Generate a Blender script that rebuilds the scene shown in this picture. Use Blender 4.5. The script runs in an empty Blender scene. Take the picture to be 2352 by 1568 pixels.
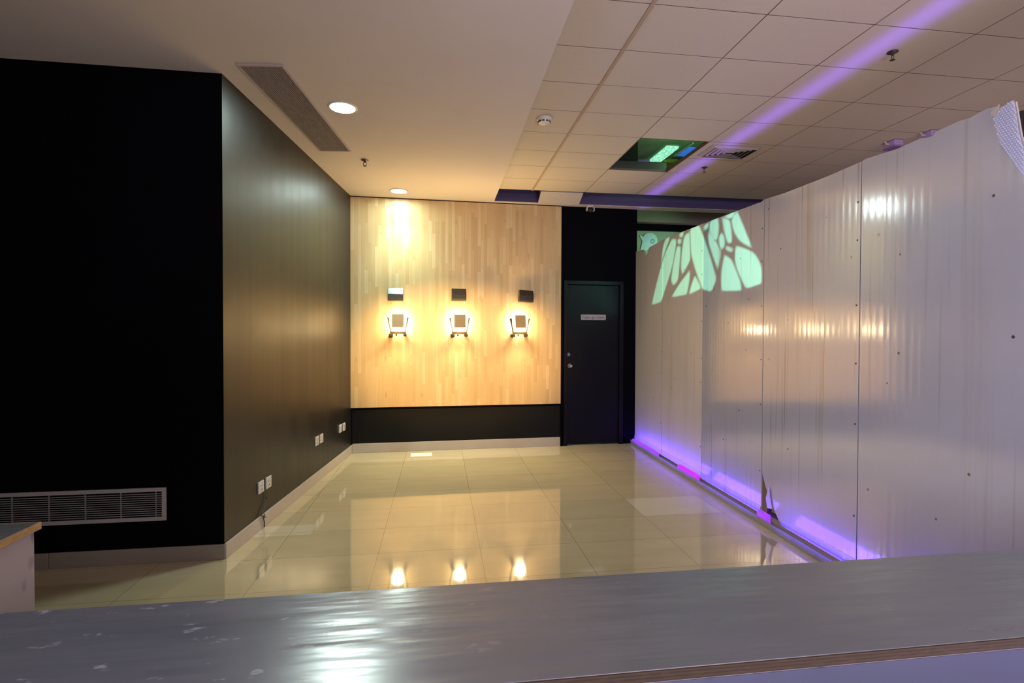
import bpy, bmesh, math, random
from mathutils import Vector, Matrix
random.seed(7)
COL = bpy.context.scene.collection
SC = bpy.context.scene

# ------------------------------------------------------------------ camera
F = 1200.0
EYE = Vector((0, 0, 1.45))
RT = Vector((0.9905968763, -0.1367802283, 0.0029996351))
DN = Vector((0.0008510579, -0.0157640183, -0.9998753779))
FW = Vector((0.1368104687, 0.9904759790, -0.0154993794))
cam = bpy.data.cameras.new('camera')
cam.sensor_width = 36.0
cam.lens = F / 2352 * 36
cam.clip_start = 0.03
cam.clip_end = 60
co = bpy.data.objects.new('camera', cam)
COL.objects.link(co)
m = Matrix((RT, -DN, -FW)).transposed().to_4x4()
m.translation = EYE
co.matrix_world = m
SC.camera = co

def ray(x, y):
    return RT * ((x - 1176) / F) + DN * ((y - 784) / F) + FW
def hz(x, y, z):                      # photo measurement -> point on the level plane z
    d = ray(x, y)
    return EYE + d * ((z - EYE.z) / d.z)
def vp(x, y, A, B):                   # photo measurement -> point on the upright plane through A, B
    n = Vector((-(B - A).y, (B - A).x, 0))
    d = ray(x, y)
    return EYE + d * ((A - EYE).dot(n) / d.dot(n))

# main ground points of the room (metres)
L0 = Vector((-1.366, 3.547, 0)); L1 = Vector((-1.056, 6.484, 0))
B1 = Vector((1.541, 6.583, 0)); N0 = Vector((-2.430, 3.5376, 0))
P0 = Vector((2.540, 5.8436, 0)); P1 = Vector((2.460, 3.0481, 0))
G, T = 3.085, 3.17                    # plaster ceiling, tile ceiling

def frame(o, d):                      # local X along the wall, Y into the wall, Z up
    x = Vector((d.x, d.y, 0)).normalized(); z = Vector((0, 0, 1)); y = z.cross(x)
    mm = Matrix((x, y, z)).transposed().to_4x4(); mm.translation = o
    return mm
FL = frame(L0, L1 - L0); FB = frame(L1, B1 - L1); FN = frame(L0, L0 - N0); FP = frame(P0, P1 - P0)
FLi, FBi, FNi, FPi = FL.inverted(), FB.inverted(), FN.inverted(), FP.inverted()
def lb(x, y): return FBi @ vp(x, y, L1, B1)
def ll(x, y): return FLi @ vp(x, y, L0, L1)
def ln(x, y): return FNi @ vp(x, y, N0, L0)
def lp(x, y): return FPi @ vp(x, y, P0, P1)

# ------------------------------------------------------------------ materials
class N:
    def __init__(s, name):
        s.m = bpy.data.materials.new(name); s.m.use_nodes = True
        s.t = s.m.node_tree; s.b = s.t.nodes['Principled BSDF']
    def n(s, typ, **kw):
        nd = s.t.nodes.new(typ)
        ins = kw.pop('ins', {})
        for k, v in kw.items(): setattr(nd, k, v)
        for k, v in ins.items():
            if isinstance(v, bpy.types.NodeSocket): s.t.links.new(v, nd.inputs[k])
            else: nd.inputs[k].default_value = v
        return nd
    def math(s, op, a, b=None, c=None, clamp=False):
        ins = {0: a}
        if b is not None: ins[1] = b
        if c is not None: ins[2] = c
        return s.n('ShaderNodeMath', operation=op, use_clamp=clamp, ins=ins).outputs[0]
    def mix(s, f, a, b, mode='MIX'):
        nd = s.n('ShaderNodeMix', data_type='RGBA', blend_type=mode)
        for i, v in ((0, f), (6, a), (7, b)):
            if isinstance(v, bpy.types.NodeSocket): s.t.links.new(v, nd.inputs[i])
            else: nd.inputs[i].default_value = (*v, 1) if isinstance(v, tuple) and len(v) == 3 else v
        return nd.outputs[2]
    def obj(s, scale=(1, 1, 1)):
        tc = s.n('ShaderNodeTexCoord')
        return s.n('ShaderNodeMapping', ins={0: tc.outputs['Object'], 3: scale}).outputs[0]
    def noise(s, vec, scale, detail=3, rough=.5):
        return s.n('ShaderNodeTexNoise', ins={'Vector': vec, 'Scale': scale, 'Detail': detail, 'Roughness': rough}).outputs[0]
    def ramp(s, f, stops):
        r = s.n('ShaderNodeValToRGB', ins={0: f})
        e = r.color_ramp.elements
        while len(e) < len(stops): e.new(.5)
        for el, (p, c) in zip(e, stops): el.position = p; el.color = (*c, 1)
        return r.outputs[0]
    def mr(s, v, a, b, c, d):
        return s.n('ShaderNodeMapRange', ins={0: v, 1: a, 2: b, 3: c, 4: d}).outputs[0]
    def set(s, **kw):
        for k, v in kw.items():
            k = {'col': 'Base Color', 'rough': 'Roughness', 'metal': 'Metallic', 'spec': 'Specular IOR Level', 'ior': 'IOR',
                 'em': 'Emission Color', 'es': 'Emission Strength', 'alpha': 'Alpha', 'trans': 'Transmission Weight', 'aniso': 'Anisotropic', 'normal': 'Normal', 'coat': 'Coat Weight', 'crough': 'Coat Roughness'}[k]
            if isinstance(v, bpy.types.NodeSocket): s.t.links.new(v, s.b.inputs[k])
            else: s.b.inputs[k].default_value = (*v, 1) if isinstance(v, tuple) and len(v) == 3 else v
        return s
    def bump(s, h, strength=.2, dist=.01):
        s.set(normal=s.n('ShaderNodeBump', ins={'Height': h, 'Strength': strength, 'Distance': dist}).outputs[0]); return s

def plain(name, col, rough=.5, var=.08, scale=30, **kw):
    q = N(name)
    nz = q.noise(q.obj(), scale)
    q.set(col=q.mix(nz, tuple(c * (1 - var) for c in col), tuple(min(1, c * (1 + var)) for c in col)), rough=rough, **kw)
    return q.m
def glow(name, col, s):
    q = N(name); q.set(col=(0.02, 0.02, 0.02), em=col, es=s, rough=.4); return q.m

# wood strip wall
q = N('finger jointed wood'); tc = q.n('ShaderNodeTexCoord'); sp = q.n('ShaderNodeSeparateXYZ', ins={0: tc.outputs['Object']})
row = q.math('FLOOR', q.math('DIVIDE', sp.outputs[0], .04))
wn = q.n('ShaderNodeTexWhiteNoise', noise_dimensions='1D', ins={'W': row})
ln_ = q.math('MULTIPLY_ADD', wn.outputs[0], .35, .28)
zz = q.math('ADD', q.math('DIVIDE', sp.outputs[2], ln_), q.math('MULTIPLY', wn.outputs[0], 37.7))
cell = q.math('FLOOR', zz)
cv = q.n('ShaderNodeCombineXYZ', ins={0: row, 1: cell, 2: 0.0})
wn2 = q.n('ShaderNodeTexWhiteNoise', noise_dimensions='3D', ins={'Vector': cv.outputs[0]})
base = q.ramp(wn2.outputs[0], [(0, (.51, .345, .155)), (.2, (.56, .39, .185)), (.75, (.60, .43, .215)), (1, (.66, .50, .28))])
gr = q.noise(q.obj((60, 60, 2.5)), 1.0, 4, .6)
kn = q.noise(q.obj((14, 14, 5)), 1.0, 2)
c = q.mix(q.mr(gr, .35, .75, 0, .40), base, (.46, .30, .14))
c = q.mix(q.mr(kn, .70, .80, 0, .5), c, (.30, .17, .08))
fx = q.math('FRACT', q.math('DIVIDE', sp.outputs[0], .04))
c = q.mix(q.mr(q.math('ABSOLUTE', q.math('SUBTRACT', fx, .5)), .46, .5, 0, .25), c, (.25, .15, .07))
q.set(col=c, rough=.38); WOOD = q.m

# glossy black paint of the left wall
q = N('satin black paint'); v = q.obj((9, 9, .35)); nz = q.noise(v, 1.0, 4, .55); nb = q.noise(q.obj((3, 3, 1.2)), 1.0, 3)
q.set(col=q.mix(nz, (.004, .0035, .003), (.009, .007, .005)), rough=q.mr(nz, .3, .7, .38, .45), spec=.5, ior=1.6)
q.bump(q.math('ADD', q.noise(q.obj((22, 22, .8)), 1, 3), nb), .12, .004); BLACKGLOSS = q.m
q = N('matt black paint'); nz = q.noise(q.obj((1.5, 1.5, .8)), 1.0, 3)
q.set(col=q.mix(nz, (.0006, .0006, .0015), (.0018, .0018, .004)), rough=.6, spec=.05); MATTBLACK = q.m
q = N('black door paint'); nz = q.noise(q.obj((1.2, 1.2, .8)), 1.0, 3); sc_ = q.noise(q.obj((40, 40, 60)), 1, 2)
q.set(col=q.mix(q.mr(sc_, .76, .80, 0, .25), q.mix(nz, (.0030, .0030, .0055), (.006, .006, .010)), (.08, .08, .10)), rough=.42, spec=.12); DOORBLACK = q.m
DADO = plain('charcoal board', (.009, .009, .009), .5, .2, 2, spec=.10)
# floor
q = N('polished tile floor'); tc = q.n('ShaderNodeTexCoord'); sp = q.n('ShaderNodeSeparateXYZ', ins={0: tc.outputs['Object']})
gx = q.math('DIVIDE', q.math('SUBTRACT', sp.outputs[0], .27), .67); gy = q.math('DIVIDE', q.math('SUBTRACT', sp.outputs[1], 3.95), .445)
ex = q.math('ABSOLUTE', q.math('SUBTRACT', q.math('FRACT', gx), .5)); ey = q.math('ABSOLUTE', q.math('SUBTRACT', q.math('FRACT', gy), .5))
gr_ = q.math('MAXIMUM', q.mr(ex, .4965, .4985, 0, 1), q.mr(ey, .495, .4975, 0, 1))
tw = q.n('ShaderNodeTexWhiteNoise', noise_dimensions='2D', ins={'Vector': q.n('ShaderNodeCombineXYZ', ins={0: q.math('FLOOR', gx), 1: q.math('FLOOR', gy)}).outputs[0]})
cl = q.noise(q.obj((1.4, 5, 1)), 1.3, 5, .6)
c = q.mix(cl, (.46, .385, .23), (.60, .52, .33))
c = q.mix(q.math('MULTIPLY', tw.outputs[0], .22), c, (.30, .26, .18))
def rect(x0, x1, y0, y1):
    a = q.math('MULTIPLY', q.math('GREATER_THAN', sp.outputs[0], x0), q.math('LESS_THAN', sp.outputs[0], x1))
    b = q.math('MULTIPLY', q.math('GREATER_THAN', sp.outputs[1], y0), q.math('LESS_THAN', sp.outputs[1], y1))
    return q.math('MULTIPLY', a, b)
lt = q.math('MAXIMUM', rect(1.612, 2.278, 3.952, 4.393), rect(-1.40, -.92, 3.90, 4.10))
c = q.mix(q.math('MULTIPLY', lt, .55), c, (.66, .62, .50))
c = q.mix(q.math('MULTIPLY', gr_, .75), c, (.14, .11, .07))
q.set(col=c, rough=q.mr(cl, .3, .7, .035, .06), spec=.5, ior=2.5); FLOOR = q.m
# ceilings
q = N('ceiling plaster'); nz = q.noise(q.obj(), 1.2, 4); q.set(col=q.mix(nz, (.57, .53, .50), (.64, .60, .57)), rough=.85, spec=.1); PLASTER = q.m
q = N('mineral ceiling tile'); nz = q.noise(q.obj(), 260, 2); n2 = q.noise(q.obj(), 1.1, 3); sk = q.noise(q.obj(), 95, 1)
c = q.mix(nz, (.50, .46, .40), (.60, .56, .50)); c = q.mix(q.mr(n2, .35, .7, 0, .3), c, (.50, .45, .38)); c = q.mix(q.mr(sk, .74, .8, 0, .5), c, (.2, .17, .14))
q.set(col=c, rough=.9, spec=.05).bump(nz, .15, .003); TILE = q.m
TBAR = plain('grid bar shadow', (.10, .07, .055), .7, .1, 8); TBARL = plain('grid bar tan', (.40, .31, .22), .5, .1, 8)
TDARK = plain('dark ceiling void', (.010, .009, .008), .9)
PLENUM = plain('concrete above ceiling', (.30, .36, .26), .9, .35, 5)  # green light on the slab put into the concrete tint
# painted partition sheet
def sheet(name, seed, stain):
    q = N(name); tc = q.n('ShaderNodeTexCoord'); mp = q.n('ShaderNodeMapping', ins={0: tc.outputs['Object'], 1: (seed * 3.1, 0, seed)}).outputs[0]
    def sc(v): return q.n('ShaderNodeVectorMath', operation='MULTIPLY', ins={0: mp, 1: v}).outputs[0]
    s1 = q.noise(sc((9, 9, .22)), 1, 3, .6); s2 = q.noise(sc((34, 34, .5)), 1, 2); blot = q.noise(sc((2.2, 2.2, 1.5)), 1, 4, .6)
    c = q.mix(blot, (.39, .385, .38), (.47, .465, .465)) if seed > 2 else q.mix(blot, (.53, .49, .42), (.62, .58, .51))  # first two sheets: received warm light put into a paler, warmer colour
    c = q.mix(q.mr(s1, .60, .72, 0, stain), c, (.30, .25, .15))
    c = q.mix(q.mr(s2, .62, .70, 0, stain), c, (.17, .14, .11))
    vo = q.n('ShaderNodeTexVoronoi', ins={'Vector': sc((6.5, 6.5, 6.5)), 'Scale': 1.0, 'Randomness': 1.0}).outputs[0]
    c = q.mix(q.mr(vo, .040, .056, .9, 0), c, (.03, .022, .018))
    rb = q.n('ShaderNodeSeparateXYZ', ins={0: mp}).outputs[0]
    rib = q.math('SINE', q.math('MULTIPLY', rb, 2 * math.pi / .05))
    q.set(col=c, rough=q.mr(blot, .3, .7, .115, .15) if seed > 2 else .36, spec=.55, ior=2.6)
    h = q.math('ADD', q.math('MULTIPLY', rib, .10), q.math('ADD', q.math('MULTIPLY', s2, .3), q.noise(sc((11, 11, .12)), 1, 2)))
    q.bump(h, .16, .006); return q.m
SHEET = [sheet('white coated sheet %s' % w, i + 1, s) for i, (w, s) in enumerate((('plain', .25), ('streaked', .35), ('marked', .45), ('stained', .6), ('clean', .2)))]
RAIL = plain('grey channel metal', (.32, .30, .29), .45, .2, 6, metal=.2)
# counter
q = N('grey painted worktop'); nz = q.noise(q.obj((2, 9, 2)), 1.5, 4); fine = q.noise(q.obj((3.5, 26, 4)), 1, 2)
sp = q.n('ShaderNodeSeparateXYZ', ins={0: q.obj()})
scr = q.noise(q.obj((16, 34, 16)), 1, 3, .6); left = q.mr(sp.outputs[0], -.5, .25, 1, 0)
c = q.mix(nz, (.108, .120, .134), (.145, .154, .164))
c = q.mix(q.math('MULTIPLY', q.mr(scr, .64, .70, 0, .6), left), c, (.42, .44, .45))
q.set(col=c, rough=q.mr(nz, .3, .7, .20, .28), spec=.6, ior=1.9).bump(fine, .8, .0028); COUNTER = q.m
q = N('plywood edge'); sp = q.n('ShaderNodeSeparateXYZ', ins={0: q.obj()}); w = q.math('SINE', q.math('MULTIPLY', sp.outputs[2], 2 * math.pi / .0062))
nz = q.noise(q.obj((25, 25, 120)), 1, 4, .7)
c = q.mix(q.mr(w, -1, 1, 0, .75), (.048, .029, .012), (.016, .009, .004)); c = q.mix(q.mr(nz, .5, .7, 0, .7), c, (.07, .04, .022)); q.set(col=c, rough=.75); PLY = q.m
q = N('scuffed white panel'); nz = q.noise(q.obj((5, 5, 4)), 1.4, 3, .5); n2 = q.noise(q.obj((14, 14, 7)), 1, 2)
c = q.mix(nz, (.30, .265, .275), (.37, .33, .34)); c = q.mix(q.mr(n2, .62, .72, 0, .8), c, (.13, .06, .13)); q.set(col=c, rough=.6); PANEL = q.m
BB = plain('beige skirting tile', (.50, .44, .38), .3, .1, 4)
GRILLE = plain('grey grille paint', (.20, .20, .215), .45, .08, 12)
GRILLED = plain('mauve grey slat', (.30, .26, .25), .5, .08, 12)
WHITEP = plain('white plastic', (.62, .60, .57), .35, .05)
DARKM = plain('dark metal', (.030, .026, .025), .45, .3)
HOODM = plain('black lamp hood', (.012, .010, .010), .42, .2, spec=.4)
HOODT = plain('brushed hood top', (.06, .055, .055), .3, .2, metal=.7)
LAMPB = plain('bronze lamp housing', (.30, .235, .15), .5, .12, 40)
BRASS = plain('bronze clamp', (.030, .018, .005), .7, .3, 60, spec=.2)
CHROME = plain('brushed steel', (.7, .68, .66), .25, .05, metal=1.0)
BLUEL = plain('blue lock cover', (.10, .14, .45), .4)
SIGN = plain('pale sign plate', (.42, .38, .40), .5, .04); INK = plain('sign ink', (.07, .055, .065), .6)
PAPER = plain('white paper', (.85, .82, .75), .7, .03)
OLIVE = plain('olive wall paint', (.20, .19, .145), .8, .1, 2); GREENW = plain('green lit alcove wall', (.26, .34, .25), .8, .12, 2)  # lower alcove wall: green light spilling on it put into the colour
CABLE = plain('grey cable', (.08, .07, .07), .6)
FISH = plain('pale blue shape', (.45, .68, .74), .6, .15, 12); FISHD = plain('teal mark', (.16, .34, .36), .6)
DIFF = plain('diffuser paint', (.36, .33, .30), .5, .05)
YELLOWPATCH = plain('yellow light tone', (.42, .36, .05), .9, .4, 40); 
q = N('clear bubble film'); q.set(col=(.75, .78, .9), rough=.12, spec=.8, alpha=.4); FILM = q.m
q = N('bubble highlights'); q.set(col=(.50, .52, .66), rough=.1, spec=1.0); BUB = q.m
LEDC = N('violet led cover'); LEDC.set(col=(.08, .02, .2), rough=.3, em=(.38, .06, 1), es=.75); LEDC = LEDC.m
LEDM = N('magenta led cover'); LEDM.set(col=(.1, .02, .2), rough=.3, em=(.52, .02, 1), es=.95); LEDM = LEDM.m
WARM = glow('warm lamp glass', (1.0, .80, .46), 90)
COOL = glow('cool led lens', (.78, 1.0, .92), 140); COOLN = glow('bright cool led lens', (.80, 1.0, .93), 330)
q = N('perforated light panel'); vo = q.n('ShaderNodeTexVoronoi', ins={'Vector': q.obj(), 'Scale': 38.0}).outputs[0]
q.set(col=(.1, .1, .1), em=q.mix(q.mr(vo, .2, .6, 0, 1), (.55, 1, .72), (.16, .62, .36)), es=1.0); GPANEL = q.m
q = N('blue light tone'); q.set(col=(.03, .08, .3), em=q.mix(q.noise(q.obj(), 7, 2), (.01, .05, .25), (.04, .2, .75)), es=.9); BLUEPATCH = q.m
NAIL = plain('wall chip white', (.6, .58, .55), .7)

# ------------------------------------------------------------------ mesh helpers
def bx(b, x0, x1, y0, y1, z0, z1, bev=0):
    r = bmesh.ops.create_cube(b, size=1.0)
    vs = r['verts']
    for v in vs:
        v.co = Vector(((x0 + x1) / 2 + v.co.x * (x1 - x0), (y0 + y1) / 2 + v.co.y * (y1 - y0), (z0 + z1) / 2 + v.co.z * (z1 - z0)))
    if bev:
        es = list({e for v in vs for e in v.link_edges})
        bmesh.ops.bevel(b, geom=es, offset=bev, segments=2, affect='EDGES', profile=.5)
    return vs
def prism(b, pts, ax, d0, d1):        # polygon in two axes, extruded along the third
    def mk(p, d):
        if ax == 'y': return Vector((p[0], d, p[1]))
        if ax == 'x': return Vector((d, p[0], p[1]))
        return Vector((p[0], p[1], d))
    a = [b.verts.new(mk(p, d0)) for p in pts]; c = [b.verts.new(mk(p, d1)) for p in pts]
    b.faces.new(a); b.faces.new(c[::-1])
    n = len(pts)
    for i in range(n): b.faces.new((a[i], c[i], c[(i + 1) % n], a[(i + 1) % n]))
def lathe(b, prof, seg=32, M=Matrix()):   # profile (r, z) revolved about local Z
    rings = []
    for r, z in prof:
        if r < 1e-6: rings.append([b.verts.new(M @ Vector((0, 0, z)))])
        else: rings.append([b.verts.new(M @ Vector((r * math.cos(2 * math.pi * i / seg), r * math.sin(2 * math.pi * i / seg), z))) for i in range(seg)])
    for A, B_ in zip(rings, rings[1:]):
        for i in range(seg):
            j = (i + 1) % seg
            if len(A) == 1 and len(B_) == 1: continue
            if len(A) == 1: b.faces.new((A[0], B_[j], B_[i]))
            elif len(B_) == 1: b.faces.new((A[i], A[j], B_[0]))
            else: b.faces.new((A[i], A[j], B_[j], B_[i]))
def tube(b, pts, r, seg=8):
    rings = []
    for i, p in enumerate(pts):
        p = Vector(p); t = (Vector(pts[min(i + 1, len(pts) - 1)]) - Vector(pts[max(i - 1, 0)])).normalized()
        u = t.cross(Vector((0.31, 0.2, .93))).normalized(); w = t.cross(u)
        rr = r[i] if isinstance(r, (list, tuple)) else r
        rings.append([b.verts.new(p + (u * math.cos(2 * math.pi * k / seg) + w * math.sin(2 * math.pi * k / seg)) * rr) for k in range(seg)])
    for A, B_ in zip(rings, rings[1:]):
        for k in range(seg): b.faces.new((A[k], A[(k + 1) % seg], B_[(k + 1) % seg], B_[k]))
    b.faces.new(rings[0][::-1]); b.faces.new(rings[-1])
def mesh(name, b, mat, parent=None, M=None, smooth=False):
    bmesh.ops.recalc_face_normals(b, faces=b.faces)
    me = bpy.data.meshes.new(name); b.to_mesh(me); b.free()
    me.materials.append(mat)
    if smooth:
        for p in me.polygons: p.use_smooth = True
        try: me.set_sharp_from_angle(angle=math.radians(40))
        except Exception: pass
    o = bpy.data.objects.new(name, me); COL.objects.link(o)
    if parent: o.parent = parent
    if M is not None: o.matrix_local = M
    return o
def BM(): return bmesh.new()
def tag(o, label, cat, group=None):
    o['label'] = label; o['category'] = cat
    if group: o['group'] = group
    return o
def thing(name, label, cat, M, group=None):
    o = bpy.data.objects.new(name, None); COL.objects.link(o); o.empty_display_size = .1; o.matrix_world = M
    return tag(o, label, cat, group)
def struct(name, b, mat, M=None):
    o = mesh(name, b, mat, M=M); o['kind'] = 'structure'; return o
def at(v, rz=0): return Matrix.Translation(v) @ Matrix.Rotation(rz, 4, 'Z')

# ------------------------------------------------------------------ the room
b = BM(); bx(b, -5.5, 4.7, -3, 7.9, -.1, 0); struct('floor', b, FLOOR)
# plaster ceiling: L shape round the tile field
e0 = hz(1280, 100, G).x; e1 = hz(1135, 462, G).x; YS = 6.466
b = BM(); prism(b, [(-5.5, -3), (e0 - .02, -3), (e1, YS), (4.7, YS), (4.7, 6.64), (-5.5, 6.64)], 'z', G, G + .04)
struct('ceiling', b, PLASTER)
b = BM(); bx(b, e1 + .012, 4.7, YS + .002, YS + .03, G + .0405, 3.60); bx(b, e1 + .012, 4.7, YS - .004, YS - .0005, G + .004, G + .06); struct('trim_8', b, plain('violet grey bulkhead face', (.065, .048, .14), .7))
# tile ceiling
XC = [.4529 + .64657 * i for i in range(0, 8)]; YR = [2.6276 + .44769 * i for i in range(-12, 9)]
hole = {(2, 4), (2, 5)}; i0 = 12
b = BM(); g = .0035
for i in range(0, 7):
    for j in range(0, 20):
        if (i, j - i0) in hole: continue
        x0, x1 = XC[i] + g, XC[i + 1] - g
        if i == 0: x0 = e1 - .08
        x1 = min(x1, 4.68)
        if x1 <= x0: continue
        dz = random.uniform(-.0003, .0003)
        bx(b, x0, x1, YR[j] + g, YR[j + 1] - g, T + dz, T + .014 + dz)
struct('ceiling', b, TILE)
b = BM()
for i in range(1, 7):
    bx(b, XC[i] - .007, XC[i] + .007, YR[0], YR[-1], T + .0006, T + .03)
for j in range(0, 21):
    bx(b, e1 - .05, XC[1] - .014, YR[j] - .006, YR[j] + .006, T + .0006, T + .02)
    for i in range(1, 7):
        if i == 2 and j - i0 == 5: continue
        bx(b, XC[i] + .008, min(XC[i + 1], 4.68) - .008, YR[j] - .006, YR[j] + .006, T + .0007, T + .02)
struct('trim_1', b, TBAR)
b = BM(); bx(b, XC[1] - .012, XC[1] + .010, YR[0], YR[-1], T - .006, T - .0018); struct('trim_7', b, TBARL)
# void above the tiles
b = BM(); bx(b, .55, 4.7, 3.4, 6.64, 3.60, 3.68); bx(b, .55, 4.7, 3.36, 3.4, T + .03, 3.68); struct('ceiling', b, PLENUM)
dk = vp(1465, 350, Vector((0, 5.5, 0)), Vector((1, 5.5, 0))).x
b = BM(); bx(b, XC[2] - .55, dk, 5.5, 6.3, T + .04, 3.56); bx(b, XC[2] - .55, XC[2] - .03, YR[i0 + 4] - .3, 5.5, T + .04, 3.56); struct('trim_2', b, TDARK)
b = BM(); bx(b, XC[2] + .005, XC[3] - .005, YR[i0 + 6] + .0, YR[i0 + 6] + .02, T + .005, T + .10); struct('trim_3', b, plain('hole edge metal', (.025, .028, .028), .5))
b = BM(); bx(b, .55, .6, 3.4, 6.6, T + .04, 3.6); bx(b, 4.66, 4.7, 3.4, 6.6, T + .04, 3.6); struct('wall_void', b, TDARK)

# walls
LW = (L1 - L0).length
b = BM(); bx(b, 0, LW, 0, .12, 0, G + .02); struct('wall_left', b, BLACKGLOSS, FL)
b = BM(); bx(b, -4.1, 0, 0, .12, 0, G + .02)
struct('wall_near_left', b, MATTBLACK, FN)
XE = lb(1463, 560).x
b = BM(); d0, d1, dz = lb(1302, 800).x, lb(1422.5, 800).x, lb(1360, 654).z
bx(b, -.12, d0, 0, .16, 0, G + .02); bx(b, d1, XE, 0, .16, 0, G + .02); bx(b, d0, d1, 0, .16, dz, G + .02)
struct('wall_back', b, MATTBLACK, FB)
AY = 7.35
A0, A1 = Vector((2.3, AY, 0)), Vector((4.7, AY, 0))
zb0, zb1 = vp(1500, 531, A0, A1).z, vp(1500, 516, A0, A1).z
b = BM(); bx(b, 2.4, 4.7, AY, AY + .1, zb1, 3.5); struct('wall_alcove', b, OLIVE)
b = BM(); bx(b, 2.4, 4.7, AY, AY + .1, 0, zb0); struct('wall_alcove_lower', b, GREENW)
b = BM(); bx(b, 2.4, 4.7, AY - .05, AY + .1, zb0, zb1); struct('trim_4', b, MATTBLACK)
b = BM(); bx(b, 2.4, 4.7, 6.64, AY + .1, 3.4, 3.5); struct('ceiling', b, OLIVE)
b = BM(); bx(b, 2.35, 2.45, 6.76, AY + .1, 0, 3.4); struct('wall_alcove_side', b, MATTBLACK)
b = BM(); bx(b, 4.42, 4.72, -3, AY + .1, 0, 3.6); struct('wall_right', b, plain('brown dark wall', (.05, .042, .042), .7))
# skirtings
b = BM(); bx(b, .0, LW, -.012, -.0005, 0, .100, .003); struct('baseboard_left', b, BB, FL)
wr = lb(1287, 800).x
b = BM(); bx(b, .012, wr, -.014, -.0005, 0, .115, .003); struct('baseboard_back', b, BB, FB)
b = BM(); bx(b, -1.0, 0.006, -.012, -.0005, 0, .098, .003); bx(b, -4.1, -1.003, -.012, -.0005, 0, .098, .003); struct('baseboard_near_left', b, plain('shaded skirting tile', (.24, .22, .195), .35, .12, 4), FN)  # near-left skirting: shade put into a darker tile colour
# charcoal board under the wood
wz = lb(1000, 932).z
b = BM(); bx(b, .01, wr, -.010, -.0005, .118, wz - .03); struct('trim_5', b, DADO, FB)
b = BM(); bx(b, wr + .001, wr + .012, -.03, 0, .0, 3.05); struct('trim_6', b, MATTBLACK, FB)

# wood cladding
wl = lb(805, 700).x; wt = lb(1045, 464).z
b = BM(); bx(b, wl, wr, -.028, -.0005, wz, wt, .002)
o = mesh('wood_wall_panel', b, WOOD, M=FB); tag(o, 'pale finger-jointed wood panel covering the back wall behind the lamps', 'wall panel')
WD = -.028

# door
dr = bpy.data.objects.new('door_1', None); COL.objects.link(dr); dr.matrix_world = FB; dr['kind'] = 'structure'
b = BM(); bx(b, d0 - .045, d0 + .004, -.022, .05, 0, dz + .05, .003); bx(b, d1 - .004, d1 + .05, -.022, .05, 0, dz + .05, .003); bx(b, d0 + .004, d1 - .004, -.022, .05, dz, dz + .05, .003)
mesh('door_frame', b, DOORBLACK, dr)
b = BM(); bx(b, d0 + .006, d1 - .006, .012, .05, .012, dz - .006, .002); mesh('door_leaf', b, DOORBLACK, dr)
kp = lb(1307, 840); R90 = Matrix.Rotation(math.pi / 2, 4, 'X')
b = BM(); lathe(b, [(0, .062), (.018, .062), (.026, .052), (.027, .044), (.020, .036), (.010, .03), (.010, .008), (.028, .007), (.030, 0), (0, 0)], 28, Matrix.Translation((kp.x + .012, .012, kp.z)) @ R90); mesh('door_knob', b, CHROME, dr, smooth=True)
kp = lb(1304, 814)
b = BM(); lathe(b, [(0, .016), (.012, .016), (.022, .012), (.025, 0), (0, 0)], 28, Matrix.Translation((kp.x + .012, .012, kp.z)) @ R90); mesh('deadbolt', b, BLUEL, dr, smooth=True)
s0, s1 = lb(1335, 722), lb(1392, 735)
sg = thing('door_sign', 'small pale rectangular name plate with dark lettering on the black door', 'sign', FB @ Matrix.Translation(((s0.x + s1.x) / 2, .012, (s0.z + s1.z) / 2)))
w2, h2 = (s1.x - s0.x) / 2, (s0.z - s1.z) / 2
b = BM(); bx(b, -w2, w2, -.006, -.0003, -h2, h2, .002); mesh('plate', b, SIGN, sg)
cu = bpy.data.curves.new('lettering', 'FONT'); cu.body = 'Cape. gs room'; cu.size = .054; cu.align_x = 'CENTER'; cu.align_y = 'CENTER'; cu.extrude = .0006
to = bpy.data.objects.new('lettering', cu); COL.objects.link(to); bpy.context.view_layer.update()
me = bpy.data.meshes.new_from_object(to.evaluated_get(bpy.context.evaluated_depsgraph_get())); bpy.data.objects.remove(to)
me.materials.clear(); me.materials.append(INK)
wid = max(v.co.x for v in me.vertices) - min(v.co.x for v in me.vertices)
k = (w2 * 1.72) / wid
to = bpy.data.objects.new('lettering', me); COL.objects.link(to); to.parent = sg
to.matrix_local = Matrix.Translation((-.006, -.0068, 0)) @ R90 @ Matrix.Diagonal((k, min(k, 1.1), 1, 1)); to['label'] = 'dark printed lettering'

# ------------------------------------------------------------------ lamps on the wood wall
hoods = [((909.5, 677), 0, 'black box hood with pale grey-blue lit top, above the left wall lamp'),
         ((1053, 677.5), 0, 'black box hood with dull brown top, above the middle wall lamp'),
         ((1205, 681), .05, 'plain black box hood set askew, above and right of the right wall lamp')]
for (p, tilt, lab) in hoods:
    c_ = lb(*p)
    h = thing('lamp_hood', lab, 'light hood', FB @ Matrix.Translation((c_.x, WD, c_.z)) @ Matrix.Rotation(tilt, 4, 'Y'), 'box hoods above the wall lamps')
    w = .087; hh = .073
    b = BM(); prism(b, [(-.0005, -hh), (-.115, -hh), (-.115, -hh + .02), (-.108, 0), (-.0005, 0)], 'x', -w, w); mesh('lower_box', b, HOODM, h)
    b = BM(); prism(b, [(-.0005, .001), (-.108, .001), (-.060, hh), (-.0005, hh)], 'x', -w, w); mesh('sloped_top', b, HOODT, h)
lamps = [((915, 738), 'left'), ((1054, 739), 'middle'), ((1190, 740), 'right')]
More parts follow.
